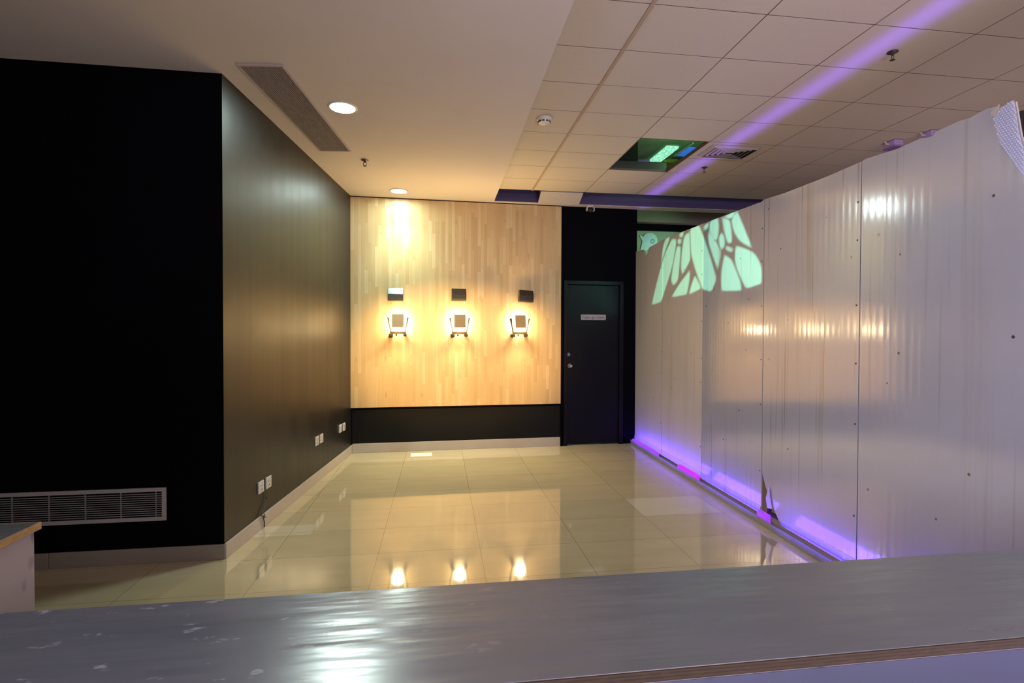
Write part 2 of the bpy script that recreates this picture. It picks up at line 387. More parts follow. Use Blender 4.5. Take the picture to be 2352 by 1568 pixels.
for i, (p, side) in enumerate(lamps):
    c_ = lb(*p)
    lab = {'left': 'bronze square floodlight in a two-arm bracket, left of the three on the wood wall',
           'middle': 'bronze square floodlight in a two-arm bracket, between the other two on the wood wall',
           'right': 'bronze square floodlight with one broad arm, right of the three nearest the black door'}[side]
    h = thing('wall_floodlight', lab, 'wall light', FB @ Matrix.Translation((c_.x, WD, c_.z)), 'floodlights on the wood wall')
    w = .069 if side != 'right' else .065; z0, z1 = -.080, .082
    Mt = Matrix.Translation((0, -.125, 0)) @ Matrix.Rotation(math.radians(-13), 4, 'X')
    b = BM(); bx(b, -w, w, -.028, .0, z0, z1, .004)
    for kx in range(-2, 3): bx(b, kx * .024 - .003, kx * .024 + .003, -.036, -.027, z0 + .015, z1 - .015)
    mesh('housing', b, LAMPB, h, Mt)
    b = BM(); bx(b, -w + .006, w - .006, .0005, .008, z0 + .006, z1 - .006); bx(b, -w + .008, w - .008, -.022, .006, z0 - .016, z0 - .001, .003); mesh('lamp_glass', b, WARM, h, Mt)
    for sx in (-1, 1):
        r = .0055 if not (side == 'right' and sx < 0) else .009
        b = BM(); tube(b, [(sx * .118, -.10, .045), (sx * .112, -.10, .02), (sx * .100, -.095, -.05), (sx * .088, -.09, -.105), (sx * .086, -.085, -.125)], [r * 1.7, r * 1.5, r, r, r]); mesh('bracket_arm', b, BRASS, h, smooth=True)
    b = BM(); bx(b, -.092, .092, -.105, -.075, -.152, -.122, .004); bx(b, -.105, -.060, -.110, -.0005, -.188, -.148, .006); bx(b, .062, .100, -.105, -.0005, -.176, -.148, .006)
    lathe(b, [(0, .012), (.010, .012), (.010, -.01), (0, -.01)], 12, Matrix.Translation((-.02, -.09, -.165)))
    mesh('clamp_base', b, BRASS, h)

# ------------------------------------------------------------------ ceiling fittings
for (p, z, lab) in (((787, 246), G, 'round cool white recessed downlight nearer the camera, beside the long ceiling grille'),
                    ((916, 438), G, 'round cool white recessed downlight close to the wood wall')):
    c_ = hz(*p, z); h = thing('downlight', lab, 'ceiling light', at(c_), 'recessed downlights')
    b = BM(); lathe(b, [(.088, -.0005), (.104, -.0005), (.106, -.004), (.098, -.009), (.088, -.008), (.088, -.0005)], 48); mesh('trim_ring', b, WHITEP, h, smooth=True)
    b = BM(); lathe(b, [(0, -.0065), (.086, -.0065), (.087, -.002), (0, -.002)], 48); mesh('lens', b, COOLN if p[0] == 787 else COOL, h)

# long grille beside the left wall
q0, q1, q2 = hz(535, 142, G), hz(655, 150, G), hz(802, 347, G)
ax = (L1 - L0).normalized(); Lg = (q2 - q1).length; Wg = .285
org = (q0 + q1) / 2; org = org + ax * 0
h = thing('ceiling_grille', 'long dark slatted air grille in the plaster ceiling along the shiny black wall', 'air vent', frame(org, ax))
b = BM(); W = Wg / 2
bx(b, 0, Lg, -W, -W + .014, -.012, -.0005, .002); bx(b, 0, Lg, W - .014, W, -.012, -.0005, .002); bx(b, 0, .018, -W + .014, W - .014, -.012, -.0005, .002); bx(b, Lg - .014, Lg, -W + .014, W - .014, -.012, -.0005, .002)
mesh('frame', b, plain('mauve frame paint', (.40, .34, .34), .45), h)
b = BM(); bx(b, .016, Lg - .013, -W + .013, W - .013, -.0015, -.0006); mesh('dark_backing', b, MATTBLACK, h)
b = BM(); ns = 19
for i in range(ns):
    y = -W + .02 + (2 * W - .04) * i / (ns - 1); bx(b, .016, Lg - .012, y - .0020, y + .0020, -.0105, -.002)
for i in range(44): bx(b, .03 + i * (Lg - .06) / 43 - .0015, .03 + i * (Lg - .06) / 43 + .0015, -W + .014, W - .014, -.004, -.002)
mesh('slats', b, GRILLED, h)

# return grille low on the near left wall
r1 = ln(383, 1118); r2 = ln(383, 1193); zt, zb_ = r1.z, r2.z; x1 = r1.x; x0 = x1 - 1.35
h = thing('return_air_grille', 'long grey louvred air grille set low in the matt black wall at left', 'air vent', FN @ Matrix.Translation((x1, 0, zb_)))
H_ = zt - zb_; fw = .024
b = BM(); bx(b, x0 - x1, 0, -.014, -.0005, 0, fw, .002); bx(b, x0 - x1, 0, -.014, -.0005, H_ - fw, H_, .002); bx(b, -fw, 0, -.014, -.0005, fw, H_ - fw, .002); bx(b, x0 - x1, x0 - x1 + fw, -.014, -.0005, fw, H_ - fw, .002)
mesh('frame', b, plain('grey vent frame', (.30, .30, .325), .45), h)
b = BM(); bx(b, x0 - x1 + fw, -fw, -.003, -.0008, fw, H_ - fw); mesh('dark_backing', b, MATTBLACK, h)
b = BM()
for i in range(11):
    z = fw + .010 + i * (H_ - 2 * fw - .012) / 11
    vs = bx(b, x0 - x1 + fw, -fw, -.0125, -.0035, z, z + .0042)
mesh('louvres', b, GRILLE, h)
for xx in (-.058, -.258, -.458, -.658, -.858, -1.058):
    b = BM(); bx(b, xx - .0016, xx + .0016, -.0135, -.003, fw, H_ - fw); mesh('mullion', b, GRILLE, h)

# sprinklers
def sprinkler(p, z, lab, sc_=1.0):
    c_ = hz(*p, z); h = thing('sprinkler_head', lab, 'sprinkler', at(c_, random.uniform(.2, .8)) @ Matrix.Diagonal((sc_, sc_, sc_, 1)), 'ceiling sprinklers')
    b = BM(); lathe(b, [(0, -.0005), (.034, -.0005), (.036, -.004), (.022, -.010), (.012, -.012), (0, -.012)], 24); mesh('rosette', b, DARKM, h, smooth=True)
    b = BM(); lathe(b, [(0, -.010), (.010, -.010), (.010, -.024), (.007, -.026), (0, -.026)], 16)
    for s in (-1, 1): tube(b, [(s * .009, 0, -.022), (s * .014, 0, -.034), (s * .011, 0, -.048), (s * .003, 0, -.056)], .003)
    mesh('frame', b, DARKM, h, smooth=True)
    b = BM(); lathe(b, [(0, -.055), (.016, -.056), (.018, -.058), (.016, -.060), (0, -.060)], 20); mesh('deflector', b, DARKM, h, smooth=True)
sprinkler((838, 367), G, 'small dark sprinkler head hanging from the plaster ceiling before the far downlight')
sprinkler((2050, 119), T, 'dark sprinkler head hanging from a ceiling tile above the tall partition at right', .85)
sprinkler((1618, 384), T, 'dark sprinkler head hanging just below the square air diffuser', .85)

c_ = hz(1250, 272, T); h = thing('smoke_detector', 'white round smoke detector on the ceiling tile by the plaster edge', 'smoke detector', at(c_))
b = BM(); lathe(b, [(0, -.0005), (.062, -.0005), (.064, -.01), (.058, -.018), (0, -.018)], 36); mesh('mounting_base', b, WHITEP, h, smooth=True)
b = BM(); lathe(b, [(0, -.018), (.050, -.018), (.046, -.040), (.030, -.048), (.012, -.052), (0, -.052)], 36); mesh('sensor_head', b, WHITEP, h, smooth=True)
b = BM()
for i in range(10):
    a = 2 * math.pi * i / 10; M_ = Matrix.Rotation(a, 4, 'Z')
    for v in bx(b, .0435, .0505, -.010, .010, -.036, -.026): v.co = M_ @ v.co
mesh('sensor_slots', b, DARKM, h)

c_ = lb(1351, 473); cz = G
h = thing('security_camera', 'small white dome camera with black lens above the black door', 'camera', FB @ Matrix.Translation((c_.x, -.085, cz)))
b = BM(); lathe(b, [(0, -.0005), (.050, -.0005), (.052, -.018), (.046, -.026), (0, -.026)], 32)
for s in (-1, 1): bx(b, s * .046 - .006, s * .046 + .006, -.028, .028, -.070, -.022, .004)
mesh('housing', b, WHITEP, h, smooth=True)
b = BM(); lathe(b, [(0, -.024)] + [(.037 * math.sin(t), -.055 + .034 * math.cos(t)) for t in [math.pi * k / 12 for k in range(1, 12)]] + [(0, -.089)], 28); mesh('lens_ball', b, HOODM, h, smooth=True)

# square diffuser
dx0, dx1, dy0, dy1 = 2.475, 2.915, 4.485, 4.765
h = thing('ceiling_diffuser', 'four-way louvred air diffuser in the tile ceiling beside the open hole', 'air vent', at(((dx0 + dx1) / 2, (dy0 + dy1) / 2, T - .003)))
ww, hh = (dx1 - dx0) / 2, (dy1 - dy0) / 2
def sqring(b, a, c_, k0, k1, z0, z1):   # sloped square ring
    o_ = [(-a * k0, -c_ * k0), (a * k0, -c_ * k0), (a * k0, c_ * k0), (-a * k0, c_ * k0)]; i_ = [(-a * k1, -c_ * k1), (a * k1, -c_ * k1), (a * k1, c_ * k1), (-a * k1, c_ * k1)]
    A = [b.verts.new((*p, z0)) for p in o_]; B_ = [b.verts.new((*p, z1)) for p in i_]; C_ = [b.verts.new((*p, z1 + .002)) for p in i_]; D_ = [b.verts.new((*p, z0 + .002)) for p in o_]
    for i in range(4):
        j = (i + 1) % 4
        b.faces.new((A[i], A[j], B_[j], B_[i])); b.faces.new((B_[i], B_[j], C_[j], C_[i])); b.faces.new((C_[i], C_[j], D_[j], D_[i])); b.faces.new((D_[i], D_[j], A[j], A[i]))
b = BM(); sqring(b, ww, hh, 1.10, 1.0, -.001, -.008); mesh('frame', b, DIFF, h)
b = BM()
for k_ in range(5): sqring(b, ww, hh, 1 - k_ * .19, .945 - k_ * .19, -.006, -.020)
mesh('blades', b, DIFF, h)
b = BM(); bx(b, -ww, ww, -hh, hh, -.003, -.001); mesh('dark_backing', b, HOODM, h)

# loose tile and cable at the gap
t0 = hz(1241, 438, T); t1 = hz(1337, 443, T)
b = BM(); M_ = Matrix.Translation((t0.x + .01, t0.y + .005, T + .004)) @ Matrix.Rotation(math.radians(-24), 4, 'X')
bx(b, 0, t1.x - t0.x, 0, .235, -.014, 0, .001); o = mesh('loose_ceiling_tile', b, plain('pale tile', (.46, .43, .40), .85), M=M_)
tag(o, 'loose pale ceiling tile sagging into the gap at the end of the tile field', 'ceiling tile')
pa, pb = hz(1240, 437, T), vp(1247, 459, Vector((0, 6.44, 0)), Vector((1, 6.44, 0)))
b = BM(); tube(b, [pa + Vector((0, .01, .02)), pa + Vector((.004, .03, -.004)), (pa + pb) / 2 + Vector((-.012, 0, -.006)), pb + Vector((0, 0, .01)), pb], .007)
o = mesh('hanging_cable', b, HOODM, smooth=True); tag(o, 'short dark cable drooping beside the loose ceiling tile', 'cable')
# boxes on the ceiling behind the partition
for p, lab in (((2050, 324), 'small violet lit box on the ceiling, farther of the two behind the partition'), ((2133, 303), 'small violet lit box on the ceiling half hidden behind the notched partition top')):
    c_ = hz(*p, T); h = thing('junction_box', lab, 'box', at(c_), 'boxes on the ceiling behind the partition')
    b = BM(); bx(b, -.035, .055, -.06, .06, -.055, -.0035, .006); mesh('box_body', b, plain('violet grey plastic', (.42, .30, .55), .5), h)
    b = BM(); bx(b, -.04, .06, -.065, .065, -.066, -.056, .003); mesh('cover', b, plain('violet dark cover', (.22, .15, .36), .5), h)
    b = BM(); tube(b, [(-.036, 0, -.03), (-.06, 0, -.03), (-.075, 0, -.012), (-.080, 0, -.0045)], .008); mesh('conduit', b, plain('tan conduit', (.45, .36, .24), .5), h, smooth=True)

# inside the open hole
SZ = 3.597
a0, a1, a2, a3 = hz(1531, 334, SZ), hz(1560, 334, SZ), hz(1521, 367, SZ), hz(1493, 367, SZ)
b = BM(); x0, x1 = (a0.x + a3.x) / 2, (a1.x + a2.x) / 2
bx(b, x0, x1, a0.y, min(a3.y, 6.44), SZ - .022, SZ + .002, .003); o = mesh('light_panel', b, GPANEL); tag(o, 'glowing speckled green-white panel seen through the open ceiling hole', 'light panel')
pa, pb = hz(1592, 326, SZ), hz(1549, 356, SZ)
b = BM(); tube(b, [(pa.x, pa.y, SZ - .012), ((pa.x + pb.x) / 2, (pa.y + pb.y) / 2, SZ - .012), (pb.x, min(pb.y, 6.4), SZ - .012)], .011); o = mesh('ceiling_pipe', b, WHITEP, smooth=True); tag(o, 'thin white pipe above the open ceiling hole', 'pipe')
pa, pb = hz(1590, 338, SZ), hz(1562, 357, SZ)
b = BM(); bx(b, pa.x - .06, pa.x + .14, pa.y, min(pb.y + .0, 6.3), SZ - .010, SZ + .002, .002); o = mesh('blue_light_patch', b, BLUEPATCH); tag(o, 'glowing patch of blue light beside the white pipe in the ceiling hole', 'film')  # added glowing slab standing for a patch of blue light
c_ = hz(1545, 366, SZ); c_.y = min(c_.y, 6.33)
b = BM(); bmesh.ops.create_icosphere(b, subdivisions=3, radius=1)
for v in b.verts:
    k = 1 + .25 * math.sin(v.co.x * 5 + 1) * math.cos(v.co.y * 6); v.co = Vector((v.co.x * .11 * k, v.co.y * .07 * k, v.co.z * .035 * k))
o = mesh('yellow_light_lump', b, YELLOWPATCH, M=at((c_.x, c_.y, SZ - .03)), smooth=True); tag(o, 'yellowish lump standing for a patch of light between light panel and pipe in the ceiling hole', 'light patch')  # patch of yellow light made as an added coloured lump

# ------------------------------------------------------------------ partition
seams = [1450.5, 1521, 1613.5, 1752.5, 1973.5]
def S(x, y): v = lp(x, y); return (v.x, v.z)
def sx(px): return lp(px, 800).x
g = .003
ZB = .055
tops = [
 [(1453, 580), (1478, 572.5), (1484, 590), (1491, 568), (1521, 551)],
 [(1521, 551), (1570, 531), (1613, 514.5)],
 [(1613, 514.5), (1650, 500), (1691, 485), (1740, 466.5), (1747, 464.5), (1752, 459)],
 [(1752, 459.5), (1800, 444), (1900, 405), (1967, 376), (1973, 373)],
 [(1973, 374), (1985, 366), (2060, 342), (2114, 318), (2130, 316), (2142, 312), (2150, 302), (2205, 277), (2228, 271), (2265, 250), (2286, 245), (2283, 258), (2333, 233), (2346, 312), (2352, 326)],
]
labs = ['narrow off-white partition sheet next to the black door, with a notched top corner',
        'off-white partition sheet carrying the left half of the green light pattern',
        'off-white partition sheet carrying the right half of the green light pattern',
        'off-white partition sheet with rust-streaked edges and a torn bottom corner',
        'widest partition sheet at right, lavender tinted with a ragged top edge']
for i in range(5):
    s0 = sx(seams[i]) + g * 1.4; s1 = sx(seams[i + 1]) - g * 1.4 if i < 4 else 5.9
    top = []
    for (px, py) in tops[i]:
        s_, z_ = S(px, py); top.append((min(max(s_, s0), s1 if i < 4 else 9), z_))
    if i == 4: top += [(top[-1][0] + .12, top[-1][1] - .06), (s1, 2.12)]
    poly = [(s0, ZB)]
    if i == 3:
        c0 = S(1757, 1092)[1]; cR = S(1793, 1207)[0]
        poly = [(s0 + .006, c0), (s0 + .05, .28), (s0 + .11, .19), (cR, ZB)]
        top[0] = (s0, top[0][1]); 
        poly = [(s0, c0 + .02)] + poly
    poly = poly[::-1] if False else poly
    # outline: along the top left->right, then down and back along the bottom
    out = list(top)
    if i != 4: out[-1] = (s1, out[-1][1])
    out += [(s1, ZB)] if i != 4 else [(s1, ZB)]
    out += poly[::-1]
    seen = []
    for p in out:
        if not seen or (abs(p[0] - seen[-1][0]) > 1e-4 or abs(p[1] - seen[-1][1]) > 1e-4): seen.append(p)
    h = thing('partition_panel', labs[i], 'partition', FP @ Matrix.Translation((s0, 0, 0)), 'sheets of the long white partition')
    b = BM(); prism(b, [(p[0] - s0, p[1]) for p in seen], 'y', 0.0, .008)
    mesh('sheet', b, SHEET[i], h)
    f0 = 0 if i != 3 else cR - s0
    b = BM(); bx(b, f0 + .002, s1 - s0 - .002, -.0045, -.0003, ZB, .108); mesh('base_flashing', b, SHEET[i], h)
    if i < 4:
        b = BM(); bx(b, s1 - s0 - .02, s1 - s0 + .026, .0085, .014, ZB + (.45 if i == 2 else 0), min(top[-1][1], top[-2][1]) - .004); mesh('seam_backing', b, DARKM, h)
    if i in (0, 1, 2, 3):   # riveted joint line along the right edge
        b = BM()
        for zz_ in (.12, .38, .95, 1.25, 1.62, 1.98, 2.25):
            of = Vector((s1 - s0 - .02, 0, zz_ + random.uniform(-.05, .05)))
            for v in bx(b, -.005, .005, -.002, -.0002, -.005, .005): v.co += of
        mesh('rivets', b, DARKM, h)
# base channel
b = BM(); Lr = 5.9; s0 = sx(1446)
prism(b, [(.04, 0), (-.060, 0), (-.060, .050), (-.052, .050), (-.052, .012), (.04, .012)], 'x', s0, Lr)
o = mesh('base_channel', b, RAIL, M=FP); tag(o, 'long grey metal floor channel carrying the white partition', 'floor channel')
# dark strut seen in the torn corner, broken plastic
s_, z_ = S(1756, 1150)
b = BM(); bx(b, s_ - .012, s_ + .014, .03, .05, .06, .50); bx(b, s_ - .012, s_ + .20, .03, .05, .06, .085)
o = mesh('partition_strut', b, DARKM, M=FP); tag(o, 'dark metal strut exposed in the torn bottom corner of the partition', 'strut')
def cover(name, px0, px1, z0, z1, mat, lab, ytop=-.012):
    a, c2 = sx(px0), sx(px1)
    b = BM(); prism(b, [(-.053 + .004, z0), (-.008, z0), (-.006, z1), (-.014, z1 + .006), (-.040, z1 - .012)], 'x', a, c2)
    o = mesh(name, b, mat, M=FP); tag(o, lab, 'led cover', 'violet led covers at the partition foot'); return o
cover('led_cover', 1449, 1517, .014, .060, LEDC, 'glowing violet plastic cover at the partition foot beside the door')
cover('led_cover', 1566, 1611, .014, .070, LEDM, 'glowing magenta plastic cover at the partition foot, below the light pattern')
cover('led_cover', 1754, 1776, .014, .085, LEDC, 'broken violet plastic cover glowing inside the torn partition corner')
b = BM(); a_ = S(1762, 1150)
prism(b, [(a_[0] + .0, .20), (a_[0] + .035, .30), (a_[0] + .05, .22), (a_[0] + .075, .14), (a_[0] + .02, .13)], 'y', -.012, -.006)
o = mesh('plastic_shard', b, plain('clear violet shard', (.62, .5, .72), .2), M=FP); tag(o, 'crumpled pale plastic shard poking from the torn partition corner', 'plastic scrap')
# bubble film
out = [(2284, 258), (2333, 230), (2338, 262), (2343, 300), (2356, 350), (2362, 420), (2336, 378), (2318, 352), (2302, 330), (2291, 295)]
pl = [S(*p) for p in out]
h = thing('bubble_wrap', 'crinkled clear bubble wrap taped over the top right edge of the partition', 'bubble wrap', FP @ Matrix.Translation((pl[0][0], 0, pl[0][1])))
pl = [(p[0] - pl[0][0], p[1] - S(*out[0])[1]) for p in pl]
b = BM(); prism(b, pl, 'y', -.010, -.008); mesh('film', b, FILM, h)
def inside(x, y, P):
    r = False
    for i in range(len(P)):
        (xa, ya), (xb, yb) = P[i - 1], P[i]
        if (ya > y) != (yb > y) and x < (xb - xa) * (y - ya) / (yb - ya) + xa: r = not r
    return r
b = BM(); st = .012
for i in range(-5, 45):
    for j in range(-40, 20):
        x_, y_ = i * st + (j % 2) * st / 2, j * st * .87
        if inside(x_, y_, pl):
            r_ = bmesh.ops.create_icosphere(b, subdivisions=1, radius=.0048)
            for v in r_['verts']: v.co = Vector((v.co.x + x_, v.co.y * .7 - .010, v.co.z + y_))
o = mesh('bubbles', b, BUB, h, smooth=True)
b = BM(); prism(b, [(p[0] * 1, p[1]) for p in [(-.005, .0), (.03, .022), (.03, -.018), (.0, -.022)]], 'y', -.013, -.0105); mesh('tape', b, plain('beige tape', (.45, .38, .32), .4), h)

# ------------------------------------------------------------------ sockets and cable on the left wall
sock = [((597.3, 1118), 'left plate of the white socket pair nearest the camera'), ((614.7, 1107), 'right plate of the white socket pair nearest the camera'),
        ((726.5, 1012.2), 'left plate of the middle white socket pair on the shiny wall'), ((736.7, 1006.5), 'right plate of the middle white socket pair on the shiny wall'),
        ((780.3, 984), 'left plate of the white socket pair closest to the back corner'), ((788.6, 980), 'right plate of the white socket pair closest to the back corner')]
for p, lab in sock:
    v = ll(*p)
    h = thing('wall_socket', lab, 'wall socket', FL @ Matrix.Translation((v.x, 0, v.z)), 'white sockets low on the shiny black wall')
    b = BM(); bx(b, -.043, .043, -.012, -.0005, -.043, .043, .003); mesh('face_plate', b, WHITEP, h)
    b = BM()
    for (x_, z_) in ((-.011, .010), (.011, .010), (0, -.014), (-.012, -.022), (.012, -.022)): bx(b, x_ - .0022, x_ + .0022, -.0128, -.0118, z_ - .006, z_ + .006)
    mesh('socket_slots', b, DARKM, h)
v0, v1, v2 = ll(608, 1128), ll(600, 1172), ll(598, 1184); vf = ll(601, 1212)
b = BM(); tube(b, [(v0.x, -.008, v0.z), (v0.x + .004, -.012, (v0.z + v1.z) / 2), (v1.x, -.014, v1.z), (v2.x - .03, -.02, v2.z + .01), (v2.x, -.035, v2.z - .012), (v2.x + .02, -.022, v2.z + .008), (v2.x, -.02, v2.z - .01), (vf.x, -.02, v2.z - .05), (vf.x, -.02, .006)], .0045)
o = mesh('socket_cable', b, CABLE, M=FL, smooth=True); tag(o, 'thin grey cable hanging in a knot below the nearest sockets', 'cable')
b = BM(); a_ = hz(968, 1043, 0); M_ = at((a_.x, a_.y - .02, .0015), math.radians(2.2)); bx(b, -.125, .125, -.085, .085, -.0012, .0006); o = mesh('paper_slip', b, PAPER, M=M_); tag(o, 'white paper slip lying on the floor at the back skirting', 'paper')

# shape on the alcove wall
c_ = vp(1492, 553, A0, A1)
h = thing('wall_ornament', 'pale blue round ornament with a side fin on the green-lit wall over the partition', 'wall ornament', at((c_.x, AY, c_.z)))
b = BM(); lathe(b, [(0, .022), (.09, .020), (.118, .012), (.122, 0), (0, 0)], 40, Matrix.Translation((0, -.0005, 0)) @ R90); mesh('disc', b, FISH, h, smooth=True)
b = BM(); prism(b, [(-.09, .05), (-.155, .075), (-.15, .045), (-.115, -.01), (-.145, -.13), (-.05, -.15), (-.02, -.10)], 'y', -.016, -.0006); mesh('fin', b, FISH, h)
b = BM(); lathe(b, [(.018, .0), (.034, .0), (.034, .004), (.018, .004), (.018, .0)], 24, Matrix.Translation((.035, -.0215, -.01)) @ R90); mesh('ring_mark', b, FISHD, h)

# ------------------------------------------------------------------ counters
CZ = .90
y_far = 1.142; y_near = .806
h = thing('service_counter', 'grey painted service counter with raw plywood edge across the foreground', 'counter', Matrix.Identity(4))
b = BM(); bx(b, -3.0, 2.30, y_near + .002, y_far, CZ - .016, CZ, .0012); mesh('worktop', b, COUNTER, h)
b = BM(); bx(b, -3.0, 2.30, y_near - .001, y_near + .0018, CZ - .0185, CZ - .0012); bx(b, -3.0, 2.3, y_near + .002, y_near + .03, CZ - .0185, CZ - .0165); o = mesh('plywood_edge', b, PLY, h); o['label'] = 'raw brown plywood edge'
b = BM(); bx(b, -3.0, 2.28, y_far - .05, y_far - .032, .01, CZ - .0165); mesh('front_panel', b, PANEL, h)
b = BM(); bx(b, -3.0, 2.28, .42, y_far - .052, .66, .678, .001); o = mesh('lower_shelf', b, plain('pale shelf board', (.24, .27, .37), .5, .05, 3), h)
for xx in (-2.98, 2.24):
    b = BM(); bx(b, xx, xx + .02, .45, y_far - .053, .0, .658); mesh('shelf_support', b, PANEL, h)
c0 = hz(97, 1197, CZ)
h = thing('side_counter', 'short grey side counter with plywood edge and scuffed pale end panel at left', 'counter', Matrix.Identity(4))
xr = -1.146; yf = c0.y
b = BM(); bx(b, -2.9, xr - .003, y_far + .06, yf - .003, CZ - .016, CZ, .0012); mesh('worktop', b, COUNTER, h)
b = BM(); bx(b, xr - .0028, xr, y_far + .06, yf, CZ - .021, CZ - .0006); bx(b, -2.9, xr - .003, yf - .0028, yf, CZ - .021, CZ - .0006)
o = mesh('plywood_edge', b, plain('raw light plywood', (.40, .25, .10), .7, .35, 60), h); o['label'] = 'raw golden plywood edge'
pe = hz(88, 1215, CZ - .03)
b = BM(); bx(b, xr - .026, xr - .006, y_far + .06, yf - .020, .0, CZ - .0175); mesh('end_panel', b, PANEL, h)
b = BM(); bx(b, -2.9, xr - .027, yf - .045, yf - .022, .0, CZ - .0175); mesh('back_panel', b, PANEL, h)

# ------------------------------------------------------------------ lights
def lamp(name, typ, loc, e, col, **kw):
    l = bpy.data.lights.new(name, typ); l.energy = e; l.color = col
    to_ = kw.pop('to', None)
    for k_, v in kw.items(): setattr(l, k_, v)
    o = bpy.data.objects.new(name, l); COL.objects.link(o); o.location = loc
    if to_ is not None: o.rotation_euler = (Vector(to_) - Vector(loc)).to_track_quat('-Z', 'Y').to_euler()
    return o
VIO = (.095, .032, 1.0)
for (pa_, pb_) in ((1452, 1603), (1616, 1750), (1798, 2010), (2085, None)):
    ua = sx(pa_); ub = sx(pb_) if pb_ else 5.85
    for (yy, zz_, sy, tilt, pw) in ((-.046, .030, .010, 50, .42), (-.13, .085, .09, 50, 2.2)):
        mid = FP @ Vector(((ua + ub) / 2, yy, zz_))
        o = lamp('violet led strip', 'AREA', mid, pw * (ub - ua), VIO, shape='RECTANGLE', size=ub - ua, size_y=sy)
        o.matrix_world = Matrix.Translation(mid) @ Matrix.Rotation(math.atan2((P1 - P0).y, (P1 - P0).x), 4, 'Z') @ Matrix.Rotation(math.pi - math.radians(tilt), 4, 'X')
# unseen lamp added above the partition to draw the violet ceiling stripe
o = lamp('violet ceiling wash', 'AREA', (0, 0, 0), 4.0, (.20, .08, 1.0), shape='RECTANGLE', size=8.6, size_y=.12, spread=math.radians(26))
o.matrix_world = Matrix.Translation((2.60, 2.2, 2.62)) @ Matrix.Rotation(math.pi / 2, 4, 'Z') @ Matrix.Rotation(math.pi, 4, 'X')
# projector lamp throwing green cells onto the partition
cells = [[(555,720),(585,665),(610,660),(540,830),(528,900)], [(650,680),(690,690),(650,980),(510,1420),(410,1450),(520,990),(560,860)],
 [(710,770),(745,770),(740,900),(710,1170),(665,1220),(640,1160),(660,1000)], [(800,640),(850,600),(860,780),(860,920),(775,1080),(760,1040),(770,800)],
 [(870,560),(965,520),(1020,680),(1090,850),(1170,1160),(1115,1290),(1020,1270),(930,1040),(880,850)], [(850,1070),(850,1180),(815,1330),(655,1360),(700,1270)],
 [(920,1130),(985,1260),(860,1325),(880,1230)], [(1035,520),(1080,490),(1070,540),(1040,560)], [(1110,470),(1190,430),(1205,480),(1195,640),(1165,700),(1130,660),(1100,560)],
 [(1090,600),(1190,740),(1225,830),(1195,1010),(1140,880),(1085,680)], [(1240,610),(1275,680),(1265,770),(1245,790),(1210,720),(1215,640)],
 [(1260,430),(1330,450),(1355,560),(1355,710),(1330,720),(1290,640)], [(1290,405),(1400,350),(1370,410),(1330,425)], [(1370,430),(1425,350),(1490,490),(1590,760),(1500,720),(1430,650),(1375,520)],
 [(1420,770),(1520,790),(1640,860),(1715,1020),(1710,1200),(1545,1255),(1440,1060),(1405,920)], [(1280,880),(1350,920),(1400,1060),(1470,1220),(1470,1280),(1250,1285),(1240,1100)],
 [(1300,770),(1370,800),(1365,815),(1300,795)], [(725,680),(755,690),(745,725),(720,720)], [(740,620),(775,590),(770,640),(745,645)]]
PL = Vector((-1.0, -.6, 2.9)); tgt = vp(1620, 580, P0, P1)
o = lamp('pattern projector', 'SPOT', PL, 4300, (.30, 1.0, .72), shadow_soft_size=.004, spot_size=math.radians(40), spot_blend=.1, to=tgt)
bpy.context.view_layer.update()
Li = (Matrix.Translation(PL) @ o.rotation_euler.to_matrix().to_4x4()).inverted()
l = o.data; l.use_nodes = True; nt = l.node_tree; em = nt.nodes['Emission']
tc = nt.nodes.new('ShaderNodeTexCoord'); sp = nt.nodes.new('ShaderNodeSeparateXYZ'); nt.links.new(tc.outputs['Normal'], sp.inputs[0])
def mth(op, a, b2=None):
    nd = nt.nodes.new('ShaderNodeMath'); nd.operation = op
    for k_, v in ((0, a), (1, b2)):
        if v is None: continue
        if isinstance(v, bpy.types.NodeSocket): nt.links.new(v, nd.inputs[k_])
        else: nd.inputs[k_].default_value = v
    return nd.outputs[0]
uv = nt.nodes.new('ShaderNodeCombineXYZ'); nt.links.new(mth('DIVIDE', sp.outputs[0], sp.outputs[2]), uv.inputs[0]); nt.links.new(mth('DIVIDE', sp.outputs[1], sp.outputs[2]), uv.inputs[1]); uv.inputs[2].default_value = 1
union = None
for cl in cells:
    P = []
    for (X_, Y_) in cl:
        w_ = Li @ vp(1420 + X_ / 5.228, 420 + Y_ / 5.228, P0, P1); P.append((w_.x / w_.z, w_.y / w_.z))
    P = sorted(P); hull = []
    for seq in (P, P[::-1]):
        h_ = []
        for p in seq:
            while len(h_) > 1 and (h_[-1][0] - h_[-2][0]) * (p[1] - h_[-2][1]) - (h_[-1][1] - h_[-2][1]) * (p[0] - h_[-2][0]) <= 0: h_.pop()
            h_.append(p)
        hull += h_[:-1]
    d_ = None
    for a, c2 in zip(hull, hull[1:] + hull[:1]):
        nx, ny = c2[1] - a[1], a[0] - c2[0]; L_ = math.hypot(nx, ny); nx /= L_; ny /= L_
        nd = nt.nodes.new('ShaderNodeVectorMath'); nd.operation = 'DOT_PRODUCT'; nt.links.new(uv.outputs[0], nd.inputs[0]); nd.inputs[1].default_value = (nx, ny, -(nx * a[0] + ny * a[1]))
        if d_ is None: d_ = nd.outputs['Value']
        else:
            sm = nt.nodes.new('ShaderNodeMath'); sm.operation = 'SMOOTH_MAX'; nt.links.new(d_, sm.inputs[0]); nt.links.new(nd.outputs['Value'], sm.inputs[1]); sm.inputs[2].default_value = .006; d_ = sm.outputs[0]
    union = d_ if union is None else mth('MINIMUM', union, d_)
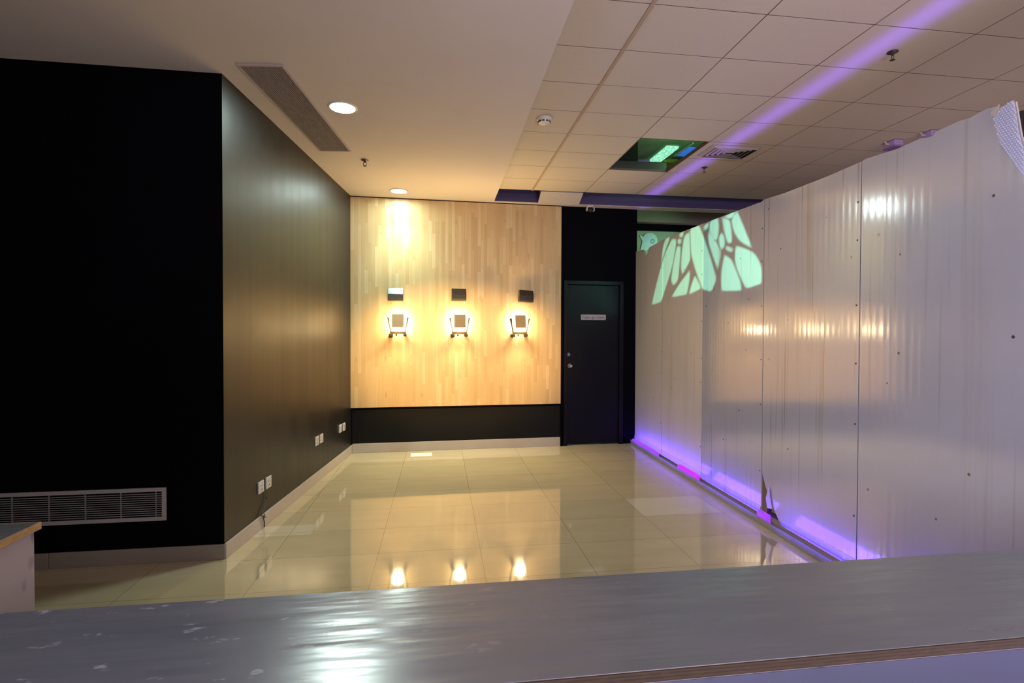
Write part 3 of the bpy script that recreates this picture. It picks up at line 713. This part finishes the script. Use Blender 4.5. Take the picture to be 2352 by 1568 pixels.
mrn = nt.nodes.new('ShaderNodeMapRange'); nt.links.new(union, mrn.inputs[0]); mrn.inputs[1].default_value = -.0002; mrn.inputs[2].default_value = .0026; mrn.inputs[3].default_value = 1; mrn.inputs[4].default_value = 0
nt.links.new(mrn.outputs[0], em.inputs['Strength'])
lamp('void lamp', 'POINT', (2.62, 5.05, 3.36), 3.6, (.40, 1.0, .42), shadow_soft_size=.05)
lamp('alcove green fill', 'SPOT', (3.6, 6.2, 2.2), 40, (.45, 1.0, .55), shadow_soft_size=.1, spot_size=math.radians(80), spot_blend=1, to=(3.0, 7.35, 2.55))  # unseen spot added to imitate the projector's green spill on the alcove
# unseen spot added in mid-air as warm fill for the wood wall
o = lamp('warm wall fill', 'SPOT', (.25, 1.3, 1.95), 800, (1.0, .59, .18), shadow_soft_size=.12, spot_size=math.radians(36), spot_blend=.6, to=(.25, 6.5, 1.15))
o.scale = (1, .62, 1)
for (p, side) in lamps:
    v = lb(*p); a = FB @ Vector((v.x, -.20, v.z - .12))
    lamp('floodlight spill', 'AREA', a, 4.6, (1.0, .78, .46), shape='DISK', size=.10, spread=math.radians(125), to=a + Vector((0, -.40, -.92)))
for (p, side) in lamps:
    v = lb(*p); a = FB @ Vector((v.x, -.22, v.z + .13))
    lamp('warm ceiling fill', 'AREA', a, 4, (1.0, .64, .26), shape='RECTANGLE', size=.26, size_y=.05, spread=math.radians(115), to=a + Vector((0, -.42, .90)))  # unseen lamp added above each floodlight to warm the ceiling
c_ = hz(916, 438, G)
lamp('far downlight beam', 'SPOT', c_ + Vector((0, 0, -.02)), 75, (.62, 1.0, .86), shadow_soft_size=.06, spot_size=math.radians(84), spot_blend=1, to=c_ + Vector((.05, .28, -1.0)))
# rest of the venue behind the photographer
lamp('pink hall light', 'AREA', (2.4, -2.6, 2.4), 85, (1.0, .80, .80), shape='RECTANGLE', size=3.0, size_y=1.0, to=(1.2, 3.0, 1.6))
lamp('lavender hall light', 'AREA', (-2.3, -1.6, 1.9), 34, (.66, .64, 1.0), shape='RECTANGLE', size=1.0, size_y=1.2, spread=math.radians(75), to=(2.45, 2.0, 1.3))
lamp('violet shelf fill', 'POINT', (1.75, .5, .80), 5, (.24, .12, 1.0), shadow_soft_size=.05)  # unseen point lamp added under the worktop to turn the shelf violet
lamp('partition rear fill', 'POINT', (3.9, 3.6, 1.3), 22, (1.0, .70, .68), shadow_soft_size=.3)  # unseen lamp added behind the partition to brighten the ceiling there
lamp('hall uplight', 'AREA', (1.7, -1.6, .5), 44, (1.0, .78, .74), shape='DISK', size=1.0, spread=math.radians(120), to=(1.6, .6, 3.1))

w = bpy.data.worlds.new('world'); SC.world = w; w.use_nodes = True
w.node_tree.nodes['Background'].inputs[0].default_value = (.62, .52, .60, 1); w.node_tree.nodes['Background'].inputs[1].default_value = .07
SC.view_settings.view_transform = 'Standard'
SC.view_settings.exposure = 0.28
cy = SC.cycles
cy.max_bounces = 10; cy.diffuse_bounces = 6; cy.glossy_bounces = 5; cy.sample_clamp_indirect = 4.0; cy.caustics_reflective = False; cy.caustics_refractive = False
cy.use_denoising = True
